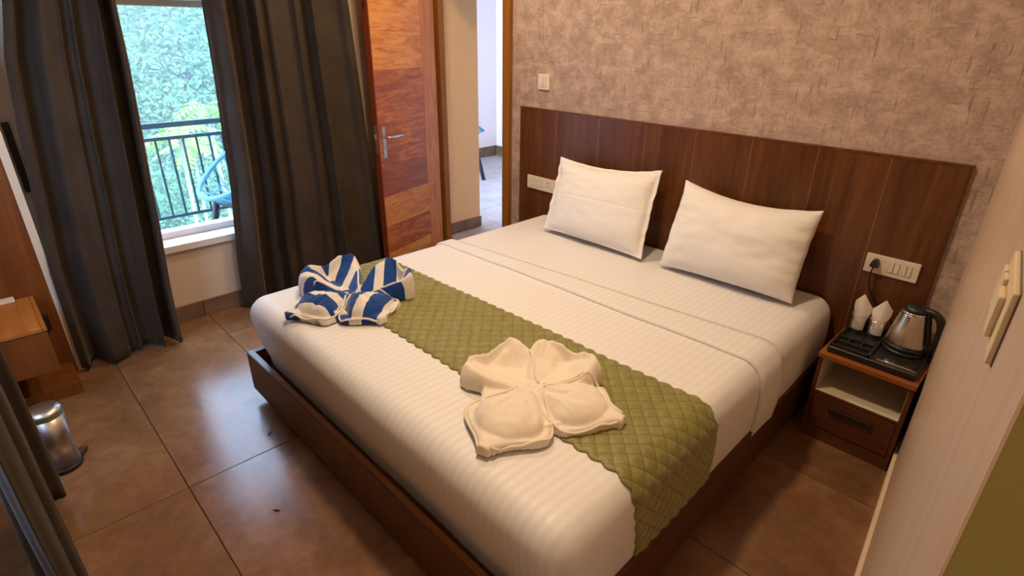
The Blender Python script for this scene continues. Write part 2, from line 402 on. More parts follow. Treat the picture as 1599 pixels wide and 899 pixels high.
# door frame and the open door leaf
df = struct(box('trim_2', -.158, -.095, -.012, .04, 0, 2.06, m_frame_door, None, .003))
box('left_jamb', -.864, -.803, -.012, .035, 0, 2.06, m_frame_door, df, .003)
box('head_jamb', -.864, -.095, -.012, .04, 2.06, 2.12, m_frame_door, df, .003)
box('strike_plate', -.1605, -.157, .02, .05, .84, 1.02, m_black, df, .0008, 1)
box('bolt_keeper', -.166, -.157, .01, .04, 1.74, 1.80, m_nickel, df, .002)
H = Vector((-.83, 0, 0)); Fe = Vector((-.63, -.67, 0)); dd = (Fe-H).normalized(); nn = Vector((0, 0, 1)).cross(dd)   # nn faces the room
if nn.x < 0: nn = -nn
LM = Matrix((dd, nn, Vector((0, 0, 1)))).transposed().to_4x4(); LM.translation = H
dr = struct(box('door_1', .045, .695, -.034, -.006, .012, 2.05, m_door_s, None, .001, 1, LM))
box('hinge_stile', .045, .198, -.030, 0, .012, 2.05, m_door_s, dr, .0012, 1, LM)
box('lock_edge', .690, .700, -.040, .0005, .012, 2.05, m_door_edge, dr, .001, 1, LM)
seams = [.012, .16, .355, .566, .776, 1.052, 1.372, 1.60, 1.80, 2.05]
mats_ = [m_door_a, m_door_b, m_door_a, m_door_c, m_door_b, m_door_b, m_door_a, m_door_a, m_door_b]
for a, b, m_ in zip(seams, seams[1:], mats_):
    box('plank', .199, .690, -.030, -.0006, a+.0006, b-.0006, m_, dr, .0008, 1, LM)
hd = box('handle_plate', .634, .664, 0, .007, .828, 1.032, m_nickel, dr, .002, 2, LM)
lv = tube('lever', [LM @ Vector(p) for p in [(.648, .005, .963), (.648, .035, .963), (.643, .045, .963), (.62, .048, .963), (.515, .048, .963)]], [.009, .009, .011, .011, .010], m_nickel, hd, 10)
box('keyhole', .646, .651, .0065, .0078, .885, .903, m_black, hd, .0005, 1, LM)
box('latch_plate', .6995, .7015, -.030, -.008, .86, 1.04, m_nickel, dr, .0005, 1, LM)
box('latch_bolt', .700, .716, -.024, -.013, .955, .985, m_nickel, dr, .002, 1, LM)
box('door_bolt', .700, .712, -.026, -.012, 1.735, 1.76, m_black, dr, .002, 1, LM)

# ceiling panel lights (above the frame); the entry one is added to brighten the olive wall
wordsL = ['round ceiling panel light in front of the open door', 'round ceiling panel light above the middle of the bed', 'unseen panel light added in the entry to brighten the olive wall']
for (x, y, pw), lb in zip(LAMPS, wordsL):
    r = thing('ceiling_light', (x, y, CEIL), lb, 'light', 'ceiling panel lights')
    lathe('trim_ring', (x, y, CEIL), [(.10, -.012), (.115, -.012), (.118, -.001), (.10, -.001)], m_upvc, r, 32)
    lathe('diffuser', (x, y, CEIL), [(.0, -.0105), (.099, -.0105), (.099, -.004), (.0, -.004)], m_diff, r, 32)
    L = D.lights.new('lamp', 'AREA'); L.shape = 'DISK'; L.size = .20; L.energy = LAMP_POWER*pw; L.color = LAMP_COLOR
    lo = D.objects.new('lamp', L); COL.objects.link(lo); lo.parent = r; lo.location = (0, 0, -.016)

# ------------------------------------------------------------------ headboard
hb = thing('headboard', (1.17, .02, 0), 'wide walnut headboard of vertical planks with gold seams behind the bed', 'headboard')
hx = [0, .3128, .6315, .9424, 1.2348, 1.521, 1.8115, 2.0864, 2.3444]
for a, b in zip(hx, hx[1:]):
    box('plank', a+.0012, b-.0012, 0, .019, .002, 1.163, m_wood_head, hb, .0008, 1)
for a in hx[1:-1]:
    box('inlay_strip', a-.0012, a+.0012, .001, .019, .002, 1.163, m_gold, hb, 0)
box('top_edge', -.001, 2.3454, -.001, .0195, 1.163, 1.1735, m_wood_head, hb, .001, 1)

# ------------------------------------------------------------------ bed
BX0, BY0 = .197, -1.955
def brx(y): return lerp(2.045, 2.092, -y/1.95)
bed = thing('bed', (1.13, -1, 0), 'low dark walnut platform bed frame with raised rails around the mattress', 'bed')
boxes('plinth', [(.30, 1.97, -1.86, -.02, 0, .055)], m_black, bed)
box('platform', BX0+.03, 2.03, BY0+.03, -.003, .14, .165, m_wood_frame, bed, .001)
def rail(name, pts, z0, z1, m):
    bm = bmesh.new(); n_ = len(pts)
    vs = [bm.verts.new((x, y, z)) for z in (z0, z1) for x, y in pts]
    bm.faces.new(vs[:n_][::-1]); bm.faces.new(vs[n_:])
    for i in range(n_): bm.faces.new((vs[i], vs[(i+1) % n_], vs[n_+(i+1) % n_], vs[n_+i]))
    bmesh.ops.bevel(bm, geom=list(bm.edges), offset=.0015, segments=1, affect='EDGES')
    return frombm(name, bm, m, bed)
xe = brx(BY0)
o = rail('foot_rail', [(BX0, BY0), (xe, BY0), (xe-.03, BY0+.03), (BX0+.03, BY0+.03)], .052, .25, m_wood_frame)
rail('side_rail', [(BX0, BY0), (BX0+.03, BY0+.03), (BX0+.03, -.003), (BX0, -.003)], .052, .25, m_wood_rail)
rail('side_rail', [(xe, BY0), (brx(0), -.003), (brx(0)-.03, -.003), (xe-.03, BY0+.03)], .052, .25, m_wood_rail)
box('edge_band', BX0+.006, xe-.006, BY0+.005, BY0+.027, .2495, .2515, m_wood_edge, bed, 0)

# mattress: rounded box with soft bulge
MX0, MY0, MZ0, MZ1, MR = .215, -1.915, .166, .522, .068
def mrx(y): return lerp(2.022, 2.066, max(0, min(1, -y/1.9)))
def roundmap(p, off=0.0):
    x, y, z = p; xr = mrx(y)
    bul = .016*math.sin(pi*max(0, min(1, (z-MZ0)/(MZ1-MZ0))))
    lo = Vector((MX0+MR-bul*0, MY0+MR, MZ0)); hi = Vector((xr-MR, -.004-.02, MZ1-MR))
    q = Vector((min(max(x, lo.x), hi.x), min(max(y, lo.y), hi.y), min(max(z, lo.z), hi.z)))
    d = Vector((x, y, z)) - q
    if d.length < 1e-6: return Vector((x, y, z))
    m_ = MR if y < hi.y+1e-6 else MR
    d.normalize()
    rr = MR + off
    if y > hi.y: d.y *= .28
    w = .0045*nz(x*2.2, y*2.2, z*3) + .0022*nz(x*7, y*5, z*7+3)
    v = q + d*(rr + w)
    side = 1-abs(d.z)
    if side > .3:
        tp = .045*max(0, min(1, (.45-z)/.22))
        v += Vector((d.x, min(0, d.y), 0))*(bul*side*.8)
        if d.y < -.3: v.y += tp*side
        if d.x < -.3: v.x += tp*side*.8
    return v
def drape(name, x0, x1, y0, y1, zb, m, parent, off, res=.022, keep=None, yshape=None):
    bm = bmesh.new()
    def face(fn, na, nb, cond=None):
        g = [[bm.verts.new(roundmap(fn(i/na, k/nb), off)) for k in range(nb+1)] for i in range(na+1)]
        for i in range(na):
            for k in range(nb):
                bm.faces.new((g[i][k], g[i+1][k], g[i+1][k+1], g[i][k+1]))
    X0, X1, Y0 = MX0-.001, 2.05, MY0-.001
    nx = int((x1-x0)/res); ny = max(2, int((y1-y0)/res)); nzv = 16
    Y = (lambda t, s: lerp(y0, y1, t)) if yshape is None else (lambda t, s: lerp(yshape(s)[0], yshape(s)[1], t))
    face(lambda a, b: (lerp(X0, mrx(Y(b, a)), a), Y(b, a), MZ1), nx, ny)
    face(lambda a, b: (X0, Y(b, 0), lerp(zb, MZ1, a)), nzv, ny)
    face(lambda a, b: (mrx(Y(b, 1))+.0, Y(b, 1), lerp(zb, MZ1, a)), nzv, ny)
    if y0 <= MY0+.001: face(lambda a, b: (lerp(X0, mrx(Y0), a), Y0, lerp(zb, MZ1, b)), nx, nzv)
    if y1 > -.01: face(lambda a, b: (lerp(X0, mrx(0), a), y1, lerp(zb, MZ1, b)), nx, nzv)
    bmesh.ops.remove_doubles(bm, verts=bm.verts, dist=.002)
    return frombm(name, bm, m, parent, True)
ma = thing('mattress', (1.13, -.95, MZ0), 'thick king size mattress in a white striped fitted sheet on the bed frame', 'mattress')
drape('fitted_sheet', MX0, 2.05, MY0, -.004, MZ0, m_sheet, ma, 0.0)
ts = thing('top_sheet', (1.13, -1.3, .5), 'white satin striped top sheet folded back below the two pillows', 'bed sheet')
def tshape(s): return (MY0, lerp(-.84, -.79, s))
o = drape('sheet', MX0, 2.05, MY0, -.83, .185, m_sheet, ts, .005, yshape=tshape)
o = drape('fold_back', MX0, 2.05, -.866, -.75, .20, m_sheet, ts, .018, res=.018, yshape=lambda s: (lerp(-.868, -.81, s), lerp(-.795, -.615, s)))
so = o.modifiers.new('thickness', 'SOLIDIFY'); so.thickness = .014; so.offset = -1

# runner
RN0, RN1 = -1.622, -1.195
def section(a, y, off):
    xl, xr = MX0, mrx(y); rr = MR; hz = MZ1-rr; side = hz-.20; q = rr*pi/2; top = (xr-rr)-(xl+rr)
    def bulge(z): return .0128*math.sin(pi*max(0, min(1, (z-MZ0)/(MZ1-MZ0))))
    if a < side: z = .20+a; p = Vector((xl-bulge(z), y, z)); n_ = Vector((-1, 0, 0))
    elif a < side+q:
        t = (a-side)/rr; n_ = Vector((-math.cos(t), 0, math.sin(t))); p = Vector((xl+rr, y, hz))+n_*(rr)+Vector((-1, 0, 0))*bulge(hz+math.sin(t)*rr)*(math.cos(t))
    elif a < side+q+top: p = Vector((xl+rr+a-side-q, y, MZ1)); n_ = Vector((0, 0, 1))
    elif a < side+2*q+top:
        t = (a-side-q-top)/rr; n_ = Vector((math.sin(t), 0, math.cos(t))); p = Vector((xr-rr, y, hz))+n_*rr+Vector((1, 0, 0))*bulge(hz+math.cos(t)*rr)*math.sin(t)
    else: z = hz-(a-side-2*q-top); p = Vector((xr+bulge(z), y, z)); n_ = Vector((1, 0, 0))
    w = .0045*nz(p.x*2.2, p.y*2.2, p.z*3) + .0022*nz(p.x*7, p.y*5, p.z*7+3)
    return p + n_*(off+w)
def make_runner():
    total = 2*(MZ1-MR-.20)+MR*pi+(2.05-MX0-2*MR)
    na, nb = 440, 92; V = []; F = []; AY = []
    for i in range(na+1):
        a = total*i/na
        ax = max(0, min(1, (a-.25)/(1.85)))
        y0 = RN0 - .03*(1-sst(0, .5, ax)) + .006*nz(a*3, 1) + .035*sst(total-.30, total, a)
        y1 = RN1 + lerp(-.012, .055, ax) + .006*nz(a*3, 7)
        sc = .011*(1-abs(math.sin(pi*a/.052))**1.0)
        for k in range(nb+1):
            t = k/nb; y = lerp(y0+sc, y1-sc, t)
            q = .058
            h = (abs(math.sin(pi*(a+y)/q))*abs(math.sin(pi*(a-y)/q)))**.33
            e = min(1, min(t, 1-t)/.03)
            AY.append((a, y+2.0)); V.append(section(a, y, .0085 + .0062*h*e + .001*e))
    for i in range(na):
        for k in range(nb):
            F.append((i*(nb+1)+k, (i+1)*(nb+1)+k, (i+1)*(nb+1)+k+1, i*(nb+1)+k+1))
    o = mesh('bed_runner', V, F, m_runner, None, True)
    ca_ = o.data.color_attributes.new('quilt', 'FLOAT_COLOR', 'POINT')
    ca_.data.foreach_set('color', [w_ for q_ in AY for w_ in (q_[0], q_[1], 0, 1)])
    s = o.modifiers.new('thickness', 'SOLIDIFY'); s.thickness = .006; s.offset = -1
    return tag(o, 'olive green quilted bed runner with scalloped edges across the bed', 'bed runner')
make_runner()

# pillows
def pillow(BL, BR, TL, TR, T, seed, label, flange=0.0, sag=.02):
    BL, BR, TL, TR = map(Vector, (BL, BR, TL, TR)); nu, nv = 104, 76; V = []; F = []
    nrm = (BR-BL).cross(TL-BL).normalized()
    if nrm.y > 0: nrm = -nrm
    def pt(u, v, side):
        s, t = u*2-1, v*2-1
        pin = .028
        s2 = s*(1-pin*(1-abs(t)**3)*abs(s)**2); t2 = t*(1-pin*1.3*(1-abs(s)**3)*abs(t)**2)
        uu, vv = (s2+1)/2, (t2+1)/2
        p = BL.lerp(BR, uu).lerp(TL.lerp(TR, uu), vv)
        if flange:
            f = 1-flange; ss = min(1, abs(s)/f); tt = min(1, abs(t)/f)
        else: ss, tt = abs(s), abs(t)
        th = ((1-ss**3.0)*(1-tt**3.0))**.55 if ss < 1 and tt < 1 else 0
        th *= (1 - .12*(t > 0)*t)
        w = .010*nz(s*1.7+seed, t*1.7) + .006*nz(s*4+seed, t*5)*(abs(s)*.6+.4) + .010*abs(nz(s*2.2-seed, t*9))*max(0, t)**2
        w += (.0035*math.exp(-((s+.06)/.018)**2) - .0035*math.exp(-((t-.02)/.022)**2))*(1 if flange else .25)
        edge = .012*nz(s*5+seed*3, t*5, 2)*max(abs(s), abs(t))**6
        p = p + nrm*(side*(T/2*th + .0025) + (w if th > .1 else w*.4)*th**.3 + edge)
        p.z -= sag*math.sin(pi*u)*max(0, t)**2
        return p
    for side in (1, -1):
        for i in range(nu+1):
            for k in range(nv+1): V.append(pt(i/nu, k/nv, side))
    S = (nu+1)*(nv+1)
    for i in range(nu):
        for k in range(nv):
            a, b, c, d = i*(nv+1)+k, (i+1)*(nv+1)+k, (i+1)*(nv+1)+k+1, i*(nv+1)+k+1
            F.append((a, b, c, d)); F.append((d+S, c+S, b+S, a+S))
    rim = [i*(nv+1) for i in range(nu+1)] + [nu*(nv+1)+k for k in range(1, nv+1)] + [i*(nv+1)+nv for i in range(nu-1, -1, -1)] + [k for k in range(nv-1, 0, -1)]
    for a, b in zip(rim, rim[1:]+rim[:1]): F.append((b, a, a+S, b+S))
    o = mesh('pillow', V, F, m_linen, None, True)
    return tag(o, label, 'pillow', 'pillows leaning on the headboard')
pillow((.495, -.285, .545), (1.175, -.275, .540), (.452, -.105, .935), (1.125, -.085, .962), .13, 1.3, 'white pillow with creased flanged case standing near the door side', .07, .025)
pillow((1.275, -.265, .540), (1.920, -.235, .540), (1.275, -.105, .945), (1.915, -.085, .925), .19, 5.1, 'plump plain white pillow leaning on the headboard near the nightstand', 0, .035)

# ------------------------------------------------------------------ folded towels (four-petal butterfly folds)
def bedz(x, y): return MZ1 + .0045*nz(x*2.2, y*2.2, MZ1*3) + .0022*nz(x*7, y*5, MZ1*7+3)
def towel(label, c, lobes, m, striped, seed, lift, rot):
    """lobes: (angle, length, halfwidth, height, style) ; style 'hood' = upright petal with a crease, 'pad' = puffed pad over a flap"""
    R = .36; n_ = 200; st = 2*R/n_
    H = {}; colr = {}
    order = sorted(range(4), key=lambda q: lobes[q][0] % (2*pi))
    for i in range(n_+1):
        for k in range(n_+1):
            x, y = -R+i*st, -R+k*st; best = 0; bc = 0
            for (ang, L, w, hh, style) in lobes:
                ca, sa = math.cos(ang+rot), math.sin(ang+rot)
                s = (x*ca+y*sa)/L; t = (-x*sa+y*ca)
                if s < -.05 or s > 1.02: continue
                # outline half width along the petal
                if style == 'hood': hw = w*(.30 + .85*sst(-.05, .75, s)) * (1-sst(.86, 1.04, s)*.55)
                else: hw = w*(.32 + .80*sst(-.05, .55, s))*(1-sst(.55, 1.02, s)*.86)
                tt = t/hw
                tt += .15*nz(s*3+seed, t*12+seed)
                if abs(tt) >= 1: continue
                edge = (1-abs(tt)**(10 if style == 'hood' else 5))**.5
                if style == 'hood':
                    rise = .030 + hh*(.55*max(0, s) + .45*sst(.02, .95, s))
                    crease = .26 + .74*min(1, abs(tt-.10*math.sin(s*5+seed))/.80)**1.15
                    crease = lerp(1, crease, sst(.02, .2, s)*(1-sst(.88, 1.0, s)))
                    cavity = 1 - .35*math.exp(-((s-.72)/.12)**2-(tt/.22)**2)
                    drop = 1-sst(.93, 1.0, s)**2*.75
                    h = rise*crease*edge*drop*cavity
                else:
                    sp = s/.84; tp = tt/.74
                    pad = 0
                    if 0 < sp < 1 and abs(tp) < 1:
                        pad = hh*(math.sin(pi*min(1, sp**.9))**.42)*((1-abs(tp)**2.6)**.5)*(.62+.38*sp)
                        pad *= 1 - .22*math.exp(-((tp+.15)/.12)**2)*(1-sp)
                    h = max((.020 + .012*sst(.2, .9, s)) * edge + .010*sst(.78, .97, abs(tt))*edge, pad+.010)
                h *= 1 + .10*nz(x*14+seed, y*14) + .05*nz(x*40, y*40+seed)
                if h > best:
                    best = h
                    d = (s*L*1.0 - abs(t)*.75) if style == 'hood' else (s*L*.9 + t*.65)
                    bc = d + 1.015
            r = math.hypot(x, y); th = math.atan2(y, x) - rot
            rb = 0
            for q_ in range(4):
                a0, a1 = lobes[order[q_]][0], lobes[order[(q_+1) % 4]][0]
                da = (a1-a0) % (2*pi); u_ = ((th-a0) % (2*pi))/da
                if u_ <= 1:
                    l0, l1 = lobes[order[q_]][1], lobes[order[(q_+1) % 4]][1]
                    rb = lerp(l0, l1, u_)*(1 - .34*math.sin(pi*u_)**1.0)*.93; break
            if r < rb:
                e_ = min(1, (rb-r)/.010)**.5
                hb_ = .024*e_*(1+.25*nz(x*10+seed, y*10)) + .006*math.exp(-((rb-r-.012)/.008)**2)*e_
                if hb_ > best: best = hb_; bc = 1.015 + r*.9 + .3*y
            if best: best *= 1 + .10*nz(th*5+seed, r*9) + .05*nz(th*13, r*16+seed)
            if r < .055: best = max(best, .030) * (1-.35*math.exp(-(r/.020)**2))
            if best > .004: H[i, k] = best; colr[i, k] = bc
    V = []; idx = {}; F = []; cs = []
    keys = list(H)
    for (i, k) in keys:
        x, y = c[0]-R+i*st, c[1]-R+k*st; idx[i, k] = len(V); V.append((x, y, bedz(x, y)+lift+H[i, k])); cs.append(colr[i, k])
    top = len(V); bidx = {}
    cells = [(i, k) for (i, k) in keys if (i+1, k) in H and (i, k+1) in H and (i+1, k+1) in H]
    cset = set(cells); seen = set(); bestc = []
    for c0 in cells:
        if c0 in seen: continue
        st_ = [c0]; comp = []; seen.add(c0)
        while st_:
            a_ = st_.pop(); comp.append(a_)
            for d_ in ((1, 0), (-1, 0), (0, 1), (0, -1)):
                b_ = (a_[0]+d_[0], a_[1]+d_[1])
                if b_ in cset and b_ not in seen: seen.add(b_); st_.append(b_)
        if len(comp) > len(bestc): bestc = comp
    cells = bestc; cset = set(cells)
    use = {q for (i, k) in cells for q in ((i, k), (i+1, k), (i, k+1), (i+1, k+1))}
    keep = [q for q in keys if q in use]; V = [V[idx[q]] for q in keep]; cs = [cs[idx[q]] for q in keep]; idx = {q: e for e, q in enumerate(keep)}
    for (i, k) in cells: F.append((idx[i, k], idx[i+1, k], idx[i+1, k+1], idx[i, k+1]))
    def bv(i, k):
        if (i, k) not in bidx:
            x, y = c[0]-R+i*st, c[1]-R+k*st; bidx[i, k] = len(V); V.append((x, y, bedz(x, y)+lift-.003)); cs.append(colr[i, k])
        return bidx[i, k]
    for (i, k) in cells:
        for (di, dk, a, b) in ((0, -1, (i, k), (i+1, k)), (1, 0, (i+1, k), (i+1, k+1)), (0, 1, (i+1, k+1), (i, k+1)), (-1, 0, (i, k+1), (i, k))):
            if (i+di, k+dk) not in cset:
                F.append((idx[b], idx[a], bv(*a), bv(*b)))
    r_ = thing('folded_towel', (c[0], c[1], MZ1+lift), label, 'towel', 'butterfly folded towels on the bed')
    o = mesh('cloth', V, F, m, r_, True)
    me = o.data
    # drop unused
    if striped:
        ca_ = me.color_attributes.new('stripe', 'FLOAT_COLOR', 'POINT')
        for q, v_ in enumerate(cs): ca_.data[q].color = (v_, v_, v_, 1)
    sm = o.modifiers.new('soften', 'SMOOTH'); sm.factor = .5; sm.iterations = 2
    def hh_(x, y):
        i, k = round((x+R)/st), round((y+R)/st); return H.get((i, k), 0.012)
    # white hem rolls along the petals' lips
    for (ang, L, w, h0, style) in lobes:
        ca, sa = math.cos(ang+rot), math.sin(ang+rot)
        for sg in ((-1,) if style == 'hood' else (-1, 1)):
            P = []
            for q in range(15):
                s = lerp(.05, .97 if style != 'hood' else .60, q/14)
                hw = (w*(.32+.80*sst(-.05, .55, s))*(1-sst(.55, 1.02, s)*.86)*.93) if style != 'hood' else w*(.30+.85*sst(-.05, .75, s))*.80
                t = sg*hw; x = s*L*ca - t*sa; y = s*L*sa + t*ca
                P.append((c[0]+x, c[1]+y, bedz(c[0]+x, c[1]+y)+lift+hh_(x, y)+.002))
            tube('hem', catmull(P, 2), .0042, m_hem if striped else m, r_, 6)
    return r_
A = math.radians
towel('white bath towel folded like a butterfly on the front of the bed', (1.615, -1.535), [
    (A(176), .235, .130, .060, 'hood'), (A(96), .235, .128, .066, 'hood'), (A(-72), .315, .135, .070, 'pad'), (A(17), .300, .125, .068, 'pad')], m_towel, False, 3.0, .012, 0)
towel('blue and white striped towel folded like a butterfly at the bed corner', (.615, -1.60), [
    (A(178), .28, .125, .100, 'hood'), (A(86), .25, .110, .105, 'hood'), (A(-100), .285, .125, .085, 'pad'), (A(-4), .25, .125, .090, 'pad')], m_towel_blue, True, 8.0, .012, 0)

# ------------------------------------------------------------------ nightstand and what stands on it
NX0, NX1, NY, NZ = 2.098, 2.438, -.317, .411
ns = thing('nightstand', ((NX0+NX1)/2, -.16, 0), 'small walnut bedside cabinet with open white shelf and one drawer', 'nightstand')
box('side_panel', NX0, NX0+.016, NY, -.002, .0, .391, m_wood_night, ns, .001)
box('side_panel', NX1-.016, NX1, NY, -.002, .0, .391, m_wood_night, ns, .001)
box('top', NX0-.006, NX1+.004, NY-.006, -.002, .391, NZ, m_wood_nighttop, ns, .0015)
box('back_panel', NX0+.016, NX1-.016, -.014, -.003, .05, .391, m_white_lam, ns, 0)
box('shelf', NX0+.016, NX1-.016, NY+.001, -.014, .222, .235, m_wood_night, ns, .001)
box('shelf_lining', NX0+.0165, NX1-.0165, NY+.004, -.0145, .235, .2365, m_white_lam, ns, 0)
box('shelf_lining', NX0+.016, NX0+.0175, NY+.004, -.0145, .2365, .3905, m_white_lam, ns, 0)
box('shelf_lining', NX1-.0175, NX1-.016, NY+.004, -.0145, .2365, .3905, m_white_lam, ns, 0)
dw = box('drawer', NX0+.018, NX1-.018, NY-.001, -.05, .066, .219, m_wood_night, ns, .0015)
box('handle', NX0+.088, NX0+.250, NY-.015, NY-.001, .160, .183, m_black, dw, .004)
box('plinth', NX0+.016, NX1-.016, NY+.004, -.02, 0, .062, m_wood_night, ns, .001)

TX0, TX1, TY0, TY1 = 2.112, 2.425, -.297, -.022
tr = thing('serving_tray', (2.27, -.16, NZ), 'black plastic hospitality tray with sachet slots on the nightstand', 'tray')
box('base', TX0, TX1, TY0, TY1, NZ, NZ+.030, m_black, tr, .006, 3)
zt = NZ+.030; ht = NZ+.042
wl_ = [(TX0+.004, 2.262, TY0+.006, TY0+.014), (TX0+.004, 2.262, TY0+.056, TY0+.066), (TX0+.004, 2.262, TY0+.108, TY0+.118), (TX0+.004, TX0+.014, TY0+.006, TY1-.006), (2.252, 2.262, TY0+.006, TY1-.006),
       (2.160, 2.168, TY0+.06, TY0+.112), (2.207, 2.215, TY0+.06, TY0+.112), (TX0+.004, 2.262, TY1-.014, TY1-.006)]
for q in wl_: box('divider', *q, zt-.002, ht, m_black, tr, .002, 2)
box('card_holder', 2.285, 2.418, TY0+.022, TY0+.075, zt-.001, zt+.004, m_blackgloss, tr, .0015)
box('chrome_lip', 2.285, 2.418, TY0+.016, TY0+.022, zt-.001, zt+.006, m_chrome, tr, .001)

def tumbler(x, y, label):
    z = zt
    prof = [(.0, .0), (.024, .0), (.026, .004), (.030, .086), (.0285, .086), (.0245, .010), (.0, .009)]
    t = thing('glass_tumbler', (x, y, z), label, 'glass', 'tumblers on the tray')
    lathe('glass_wall', (x, y, z), prof, m_glass, t, 32)
    V, F = tube_data([(x+.0293*math.cos(2*pi*k/32), y+.0293*math.sin(2*pi*k/32), z+.086) for k in range(32)], .0012, 6, True)
    mesh('rim', V, F, m_chrome, t, True)
def napkin(x, y, label, seed):
    # pointed folded paper napkin standing in the glass
    z = zt+.012; V = []; F = []; n1, n2 = 10, 12
    for i in range(n1+1):
        u = i/n1*2-1
        for k in range(n2+1):
            v = k/n2
            w = lerp(.021, .034, sst(.3, .9, v))
            tip = .162 - .050*abs(u+.45*math.cos(seed*2))
            V.append((x+u*w, y + .008 - .020*v*.0 + .012*(u*u-.4) + .012*v, z+v*tip))
    for i in range(n1):
        for k in range(n2): F.append((i*(n2+1)+k, (i+1)*(n2+1)+k, (i+1)*(n2+1)+k+1, i*(n2+1)+k+1))
    o = mesh('paper_napkin', V, F, m_paperwhite)
    s = o.modifiers.new('thickness', 'SOLIDIFY'); s.thickness = .003; s.offset = 0
    tag(o, label, 'napkin', 'napkins in the tumblers')
tumbler(2.152, -.092, 'small glass tumbler on the tray nearest the bed'); napkin(2.152, -.092, 'folded white napkin in the tumbler nearest the bed', .6)
tumbler(2.222, -.092, 'small glass tumbler on the tray beside the kettle'); napkin(2.222, -.092, 'folded white napkin in the tumbler beside the kettle', 2.2)

kx, ky, kz = 2.338, -.108, zt
kt = thing('electric_kettle', (kx, ky, kz), 'stainless steel electric kettle with black handle on the tray', 'kettle')
lathe('power_base', (kx, ky, kz), [(.0, 0), (.076, 0), (.078, .006), (.074, .016), (.0, .017)], m_black, kt)
lathe('bottom_ring', (kx, ky, kz), [(.0, .017), (.074, .017), (.0765, .022), (.0755, .036), (.0, .036)], m_black, kt)
bd = lathe('body', (kx, ky, kz), [(.0, .034), (.0745, .034), (.0735, .045), (.067, .085), (.0585, .125), (.050, .160), (.0465, .172), (.0, .172)], m_steel, kt, 56)
lathe('collar', (kx, ky, kz), [(.0, .168), (.0485, .168), (.0490, .174), (.0465, .177), (.0, .177)], m_chrome, kt)
lathe('lid', (kx, ky, kz), [(.0, .174), (.0465, .175), (.046, .186), (.038, .196), (.020, .202), (.0, .203)], m_black, kt)
# spout on the left of the rim
sp = []
for s, w, z in ((.035, .020, .150), (.052, .016, .160), (.066, .009, .176)):
    sp.append((s, w, z))
V = []
for s, w, z in sp: V += [(kx-s, ky-w, kz+z+.012), (kx-s-.004, ky, kz+z-.014), (kx-s, ky+w, kz+z+.012)]
mesh('spout', V, [(0, 3, 4, 1), (1, 4, 5, 2), (2, 5, 3, 0), (3, 5, 4), (0, 1, 2)], m_steel, kt, False)
hp = catmull([(kx+.026, ky-.010, kz+.188), (kx+.056, ky-.015, kz+.190), (kx+.084, ky-.021, kz+.170), (kx+.097, ky-.024, kz+.128), (kx+.097, ky-.024, kz+.084), (kx+.088, ky-.021, kz+.050), (kx+.066, ky-.015, kz+.032)], 5)
tube('handle', hp, [.0115+.004*math.sin(pi*i/(len(hp)-1)) for i in range(len(hp))], m_black, kt, 10)
hs_ = catmull([(kx+.044, ky-.012, kz+.176), (kx+.049, ky-.012, kz+.15), (kx+.059, ky-.013, kz+.105), (kx+.068, ky-.014, kz+.06), (kx+.070, ky-.014, kz+.036)], 4)
tube('handle_spine', hs_, .011, m_black, kt, 8)
# plug in the wall panel and cord down to the base
px_, pz_ = 2.138, .742
bm = bmesh.new(); bmbox(bm, px_-.017, px_+.017, -.044, -.009, pz_-.02, pz_+.014, .006, 2)
pl = frombm('plug', bm, m_black, kt)
for v in pl.data.vertices:
    k = 1 - .55*max(0, (v.co.z-(pz_-.012))/.026); v.co.x = px_ + (v.co.x-px_)*k
tube('cord', catmull([(px_-.001, -.030, pz_-.016), (px_-.004, -.034, pz_-.05), (px_+.004, -.030, pz_-.11), (px_+.035, -.022, pz_-.165), (px_+.075, -.018, pz_-.195), (px_+.12, -.022, pz_-.235), (kx-.045, ky+.065, kz+.02), (kx-.040, ky+.055, kz+.010)], 6), .0032, m_black, kt, 8)

# ------------------------------------------------------------------ switch plates
def plate(name, label, x0, x1, z0, z1, yf, layout, group=None, sock=None):
    t = thing(name, ((x0+x1)/2, yf, (z0+z1)/2), label, 'switch', group)
    box('cover_plate', x0, x1, yf-.009, yf, z0, z1, m_plastic, t, .003)
    box('module_gap', x0+.012, x1-.012, yf-.0096, yf-.008, z0+.014, z1-.014, m_plastic, t, .0004, 1)
    for a, b in layout:
        X0, X1 = lerp(x0, x1, a), lerp(x0, x1, b)
        box('rocker_gap', X0, X1, yf-.0102, yf-.008, z0+.020, z1-.018, m_seam, t, 0)
        box('rocker', X0+.001, X1-.001, yf-.013, yf-.009, z0+.021, z1-.019, m_plastic, t, .0012)
    for (a, zz) in (sock or []):
        X = lerp(x0, x1, a)
        for (dx, dz, r) in ((0, .016, .005), (-.011, -.007, .004), (.011, -.007, .004)):
            lathe('socket_hole', (X+dx, yf-.0093, zz+dz), [(0, 0), (r, 0), (r, .001), (0, .001)], m_seam, t, 12, Matrix.Rotation(pi/2, 3, 'X'))
    return t
plate('socket_panel', 'long white socket panel on the headboard beside the door', .084, .338, .667, .752, 0, [(.14, .25), (.27, .38), (.40, .51)], sock=[(.72, .708)])
plate('socket_panel', 'white switch panel with black plug on the headboard above the kettle', 2.097, 2.292, .688, .770, 0, [(.45, .545), (.555, .65), (.70, .78), (.79, .87)])
plate('light_switch', 'small square white switch on the wallpaper above the headboard', .135, .230, 1.282, 1.372, .02, [(.28, .49), (.51, .72)])
